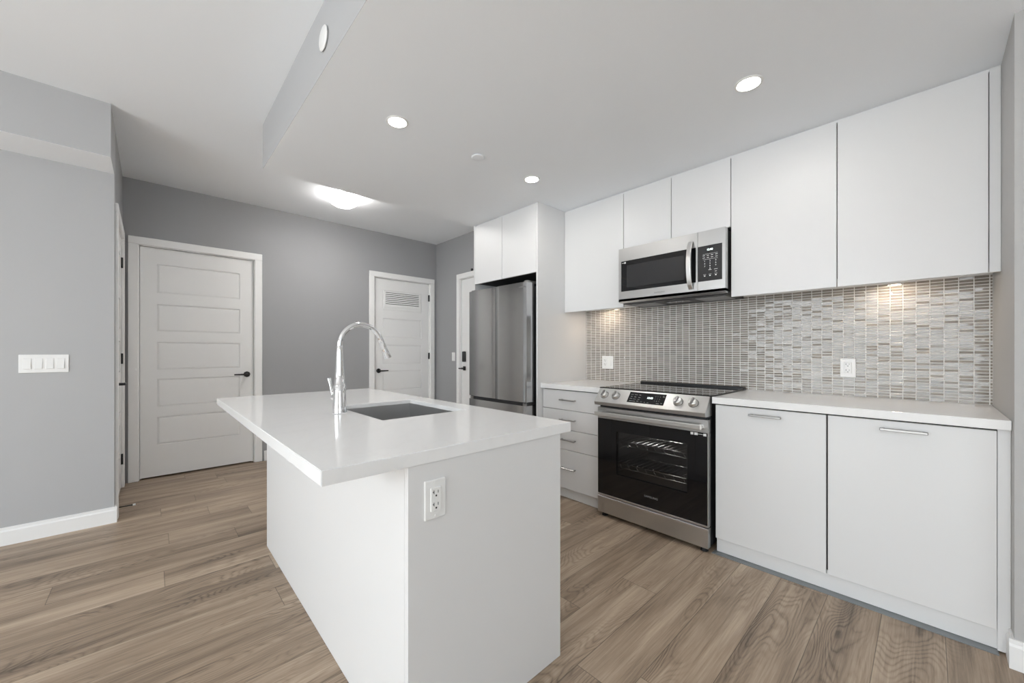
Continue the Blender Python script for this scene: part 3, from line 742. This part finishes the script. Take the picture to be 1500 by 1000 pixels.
for x_, w_ in ((-.962, .016), (-.938, .02), (-.888, .018)): st.box(x_ - w_ / 2, x_ + w_ / 2, -.0008, .0, .685, .700)
st.box(-.926, -.900, -.0008, 0, .692, .6945); st.build('sticker', 'sticker', door)
# vent slot row, storage drawer, feet
MB(FR).box(-RY1 + .008, -RY0 - .008, .02, .06, .783, .815).build('vent_gap', 'black', t)
dw = MB(FR); dw.box(-RY1, -RY0, -.001, .04, .030, .146, bev=.002); dw.build('storage_drawer', 'steel', t)
for y in (RY0 + .035, RY1 - .035):
    for x_ in (2.41, 2.95): MB().cyl((x_, y, 0), (x_, y, .032), .022, .016, seg=18).build('foot', 'rubber', t)
# slanted control panel
z0c, x0c, z1c, x1c = .825, 2.325, .915, 2.400
cpn = MB(); cpn.prism([(x0c, z0c), (x0c + .004, z0c - .022), (x0c + .02, z0c - .025), (2.43, z0c - .025), (2.43, .9155), (x1c, .9155)], 'y', RY0 - .0005, RY1 + .0005, bev=.0015)
cpn.build('control_panel', 'steel', t)
dirv = Vector((x1c - x0c, 0, z1c - z0c)).normalized(); nrm = Vector((-dirv.z, 0, dirv.x))
FC = Matrix.Identity(4); org = Vector((x0c, 0, z0c))
for i in range(3): FC[i][0] = (0, -1, 0)[i]; FC[i][1] = -nrm[i]; FC[i][2] = dirv[i]; FC[i][3] = org[i]
HZ = (Vector((x1c, 0, z1c)) - org).length
tp = MB(FC).box(-1.379, -1.126, -.0012, .002, .023, HZ - .012).build('touch_panel', 'glass_black', t)
tl = MB(FC)
for (cx, cz, w_) in [(-1.358, .086, .02), (-1.33, .086, .02), (-1.302, .086, .014), (-1.358, .07, .012), (-1.331, .068, .014), (-1.301, .066, .014), (-1.358, .053, .018), (-1.331, .051, .02),
                     (-1.302, .050, .014), (-1.355, .034, .022), (-1.330, .034, .02), (-1.305, .036, .016), (-1.278, .034, .014), (-1.254, .032, .012), (-1.232, .031, .014),
                     (-1.166, .032, .02), (-1.142, .036, .01), (-1.138, .084, .014), (-1.142, .092, .01)]:
    tl.box(cx - w_ / 2, cx + w_ / 2, -.0016, -.001, cz - .0018, cz + .0018)
tl.build('touch_legend', 'legend_dim', tp); tl = MB(FC)
for i, row in enumerate(('123', '456', '789')):
    for j, ch in enumerate(row): tl.text(ch, .010, -1.192 + j * .015, .083 - i * .017, y=-.0012)
tl.build('number_pad', 'legend_dim', tp)
MB(FC).text('12:00', .019, -1.228, .068, y=-.0014, width=.036).build('display_digits', 'display', t)
for yk in (1.567, 1.475, 1.042, .950):
    zk = .0615
    kn = MB(FC); kn.lathe((-yk, 0, zk), [(.027, 0), (.027, -.004), (.0245, -.007), (.0235, -.022), (.021, -.025), (0, -.025)], axis=(0, 1, 0), seg=32)
    ko = kn.build('knob', 'satin', t)
    g_ = MB(FC @ Matrix.Translation((-yk, 0, zk)) @ Matrix.Rotation(R(8), 4, 'Y')); g_.box(-.006, .006, -.036, -.024, -.022, .022, bev=.002); g_.build('grip', 'nickel', ko)
    MB(FC).lathe((-yk, 0, zk), [(.0275, -.0005), (.030, -.0005), (.030, 0)], axis=(0, 1, 0), seg=28).build('knob_ring', 'black', t)
# cooktop
ct = MB(); ct.box(2.402, 3.015, RY0 - .006, RY1 + .006, .9158, .9225, bev=.0012); cto = ct.build('cooktop', 'glass_black', t)
MB().box(2.985, 3.035, RY0 - .004, RY1 + .004, .916, .936, bev=.003).build('rear_vent_trim', 'black', t)
for (x_, y, r_) in ((2.54, 1.06, .11), (2.54, 1.44, .10), (2.82, 1.06, .08), (2.82, 1.44, .09)):
    bn = MB(); bn.lathe((x_, y, .9226), [(r_ - .0015, 0), (r_ - .0015, .0002), (r_, .0002), (r_, 0)], seg=48)
    bn.build('burner_ring', 'legend_dim', cto)

# ------------------------------------------------------------------ island
IX0, IX1, IY0, IY1, IZ = .291, 1.224, .968, 2.919, .900
JX0, JX1, JY0, JY1 = .516, 1.163, .972, 2.737
t = thing('kitchen_island', 'white island base with plain panels under the overhanging quartz top', 'kitchen island', (.84, 1.85, 0))
MB().box(JX0, JX1, JY0, JY0 + .019, 0.001, IZ - .0385, bev=.0008).build('end_panel', 'cab', t)
MB().box(JX0, JX1, JY1 - .019, JY1, 0.001, IZ - .0385, bev=.0008).build('end_panel', 'cab', t)
MB().box(JX0, JX0 + .019, JY0 + .0195, JY1 - .0195, 0.001, IZ - .0385).build('back_panel', 'cab', t)
bb = MB(); bb.box(JX0 + .02, JX0 + .06, JY0 + .02, JY1 - .02, .09, .60); bb.box(JX0 + .06, 1.10, JY0 + .02, JY1 - .02, .09, .60)
bb.box(1.125, JX1 - .022, JY0 + .02, JY1 - .02, .09, .86); bb.build('body', 'carcass', t)
w3 = (JY1 - JY0 - .04) / 4
for i in range(4):
    y0 = JY0 + .02 + i * w3
    d = MB().box(JX1 - .02, JX1 - .001, y0 + .0015, y0 + w3 - .0015, .09, .858, bev=.001).build('door', 'cab', t)
    mb = MB(); mb.box(JX1 + .020, JX1 + .028, y0 + .15, y0 + .30, .82, .83, bev=.002)
    for y in (y0 + .162, y0 + .288): mb.box(JX1 - .001, JX1 + .022, y - .005, y + .005, .821, .829)
    mb.build('handle', 'nickel', d)
MB().box(JX1 - .09, JX1 - .075, JY0 + .02, JY1 - .02, .001, .088).build('toe_kick', 'cab', t)
# quartz top with a sink cut-out
SX0, SX1, SY0, SY1 = .692, 1.108, 1.514, 2.06
mb = MB(); zb = IZ - .038
xs = [IX0, SX0, SX1, IX1]; ysl = [IY0, SY0, SY1, IY1]
gv = {}
for zi, z in enumerate((zb, IZ)):
    for i, x in enumerate(xs):
        for j, y in enumerate(ysl): gv[i, j, zi] = mb.bm.verts.new((x, y, z))
fs = []
for i in range(3):
    for j in range(3):
        if i == 1 and j == 1: continue
        fs.append(mb.bm.faces.new([gv[i, j, 1], gv[i + 1, j, 1], gv[i + 1, j + 1, 1], gv[i, j + 1, 1]]))
        fs.append(mb.bm.faces.new([gv[i, j, 0], gv[i, j + 1, 0], gv[i + 1, j + 1, 0], gv[i + 1, j, 0]]))
for i in range(3):
    for j, s in ((0, 0), (3, 1)): fs.append(mb.bm.faces.new([gv[i, j, 0], gv[i + 1, j, 0], gv[i + 1, j, 1], gv[i, j, 1]]))
    for j, s in ((0, 0), (3, 1)): fs.append(mb.bm.faces.new([gv[j, i, 0], gv[j, i + 1, 0], gv[j, i + 1, 1], gv[j, i, 1]]))
for a_, b_ in (((1, 1), (2, 1)), ((2, 1), (2, 2)), ((2, 2), (1, 2)), ((1, 2), (1, 1))):
    fs.append(mb.bm.faces.new([gv[(*a_, 0)], gv[(*b_, 0)], gv[(*b_, 1)], gv[(*a_, 1)]]))
bmesh.ops.recalc_face_normals(mb.bm, faces=fs)
sharp = [e for e in mb.bm.edges if len(e.link_faces) == 2 and e.calc_face_angle() > 1]
bmesh.ops.bevel(mb.bm, geom=sharp, offset=.0018, segments=2, affect='EDGES')
mb.build('countertop', 'quartz', None, 'large white quartz island top with a sink cut-out', 'countertop')
# undermount sink
t = thing('sink', 'undermount stainless steel single-bowl sink set in the island top', 'sink', ((SX0 + SX1) / 2, (SY0 + SY1) / 2, .66))
bm_ = MB(); a_ = -.0025; zt_ = IZ - .019; zf = .675
o = (SX0 - a_, SX1 + a_, SY0 - a_, SY1 + a_)
# bowl as one shell: outer box walls + floor
bm_.box(o[0] - .0015, o[0], o[2], o[3], zf, zt_); bm_.box(o[1], o[1] + .0015, o[2], o[3], zf, zt_)
bm_.box(o[0] - .0015, o[1] + .0015, o[2] - .0015, o[2], zf, zt_); bm_.box(o[0] - .0015, o[1] + .0015, o[3], o[3] + .0015, zf, zt_)
bm_.box(o[0], o[1], o[2], o[3], zf - .002, zf)
bm_.build('bowl', 'steel_sink', t)
cx, cy = (SX0 + SX1) / 2, (SY0 + SY1) / 2
MB().lathe((cx, cy, zf), [(0, .001), (.03, .001), (.036, .004), (.045, .004), (.048, .0)], seg=32).build('drain', 'chrome', t)
# faucet
fx, fy = .628, 1.822
t = thing('faucet', 'tall polished chrome gooseneck pull-down faucet at the sink edge', 'faucet', (fx, fy, IZ))
mb = MB(); mb.lathe((fx, fy, IZ), [(0, 0.0002), (.031, .0002), (.031, .004), (.0295, .03), (.0275, .065), (.0262, .095), (.0255, .124), (.0245, .1245), (.0245, .127)], seg=36); mb.build('base', 'chrome', t)
mb = MB(); mb.lathe((fx, fy, IZ), [(.0245, .127), (.0225, .128), (.019, .18), (.016, .235), (.0142, .285), (.0136, .305), (.0125, .3065)], seg=32); mb.build('riser', 'chrome', t)
pts = [(fx, fy, IZ + .29), (fx, fy, IZ + .308)]
rad = .099; cxx, czz = fx + rad, IZ + .308
for k in range(1, 25):
    a_ = math.pi - R(k * 6.7); pts.append((cxx + rad * math.cos(a_), fy, czz + rad * math.sin(a_)))
mb = MB(); mb.tube(pts, .0118, 20); mb.build('spout', 'chrome', t)
pe = Vector(pts[-1]); dv = (pe - Vector(pts[-2])).normalized()
mb = MB(); q = [pe - dv * .004, pe + dv * .012, pe + dv * .013, pe + dv * .055, pe + dv * .096, pe + dv * .100]
mb.tube(q, [.0125, .0135, .0128, .0145, .0185, .0178], 24); mb.build('spray_head', 'chrome', t)
mb = MB(); side = Vector((-.25, .97, 0)).normalized(); c0 = Vector((fx, fy, IZ + .070))
mb.tube([c0 + side * .018, c0 + side * .050], [.0145, .013], 20); hb = mb.build('handle_hub', 'chrome', t)
mb = MB(); p0 = c0 + side * .046; mb.tube([p0, p0 + side * .012 + Vector((0, 0, .022)), p0 + side * .022 + Vector((0, 0, .055)), p0 + side * .034 + Vector((0, 0, .085))], [.0075, .0062, .0065, .009], 14, flat=.6)
mb.build('lever', 'chrome', hb)
# repeats share a group phrase
GROUPS = {'upper_cabinet': 'white upper cabinets along the kitchen wall', 'base_cabinet': 'white base cabinets along the kitchen wall',
          'wall_outlet': 'white outlets in the kitchen', 'light_switch': 'white wall switches', 'tall_panel': 'tall white panels beside the fridge',
          'puck_light': 'puck lights under the upper cabinets', 'filler_strip': 'white filler strips at the right wall', 'toe_kick': 'white toe kick boards'}
for o in col.objects:
    g = GROUPS.get(o.name.split('.')[0])
    if g and o.parent is None and 'label' in o: o['group'] = g
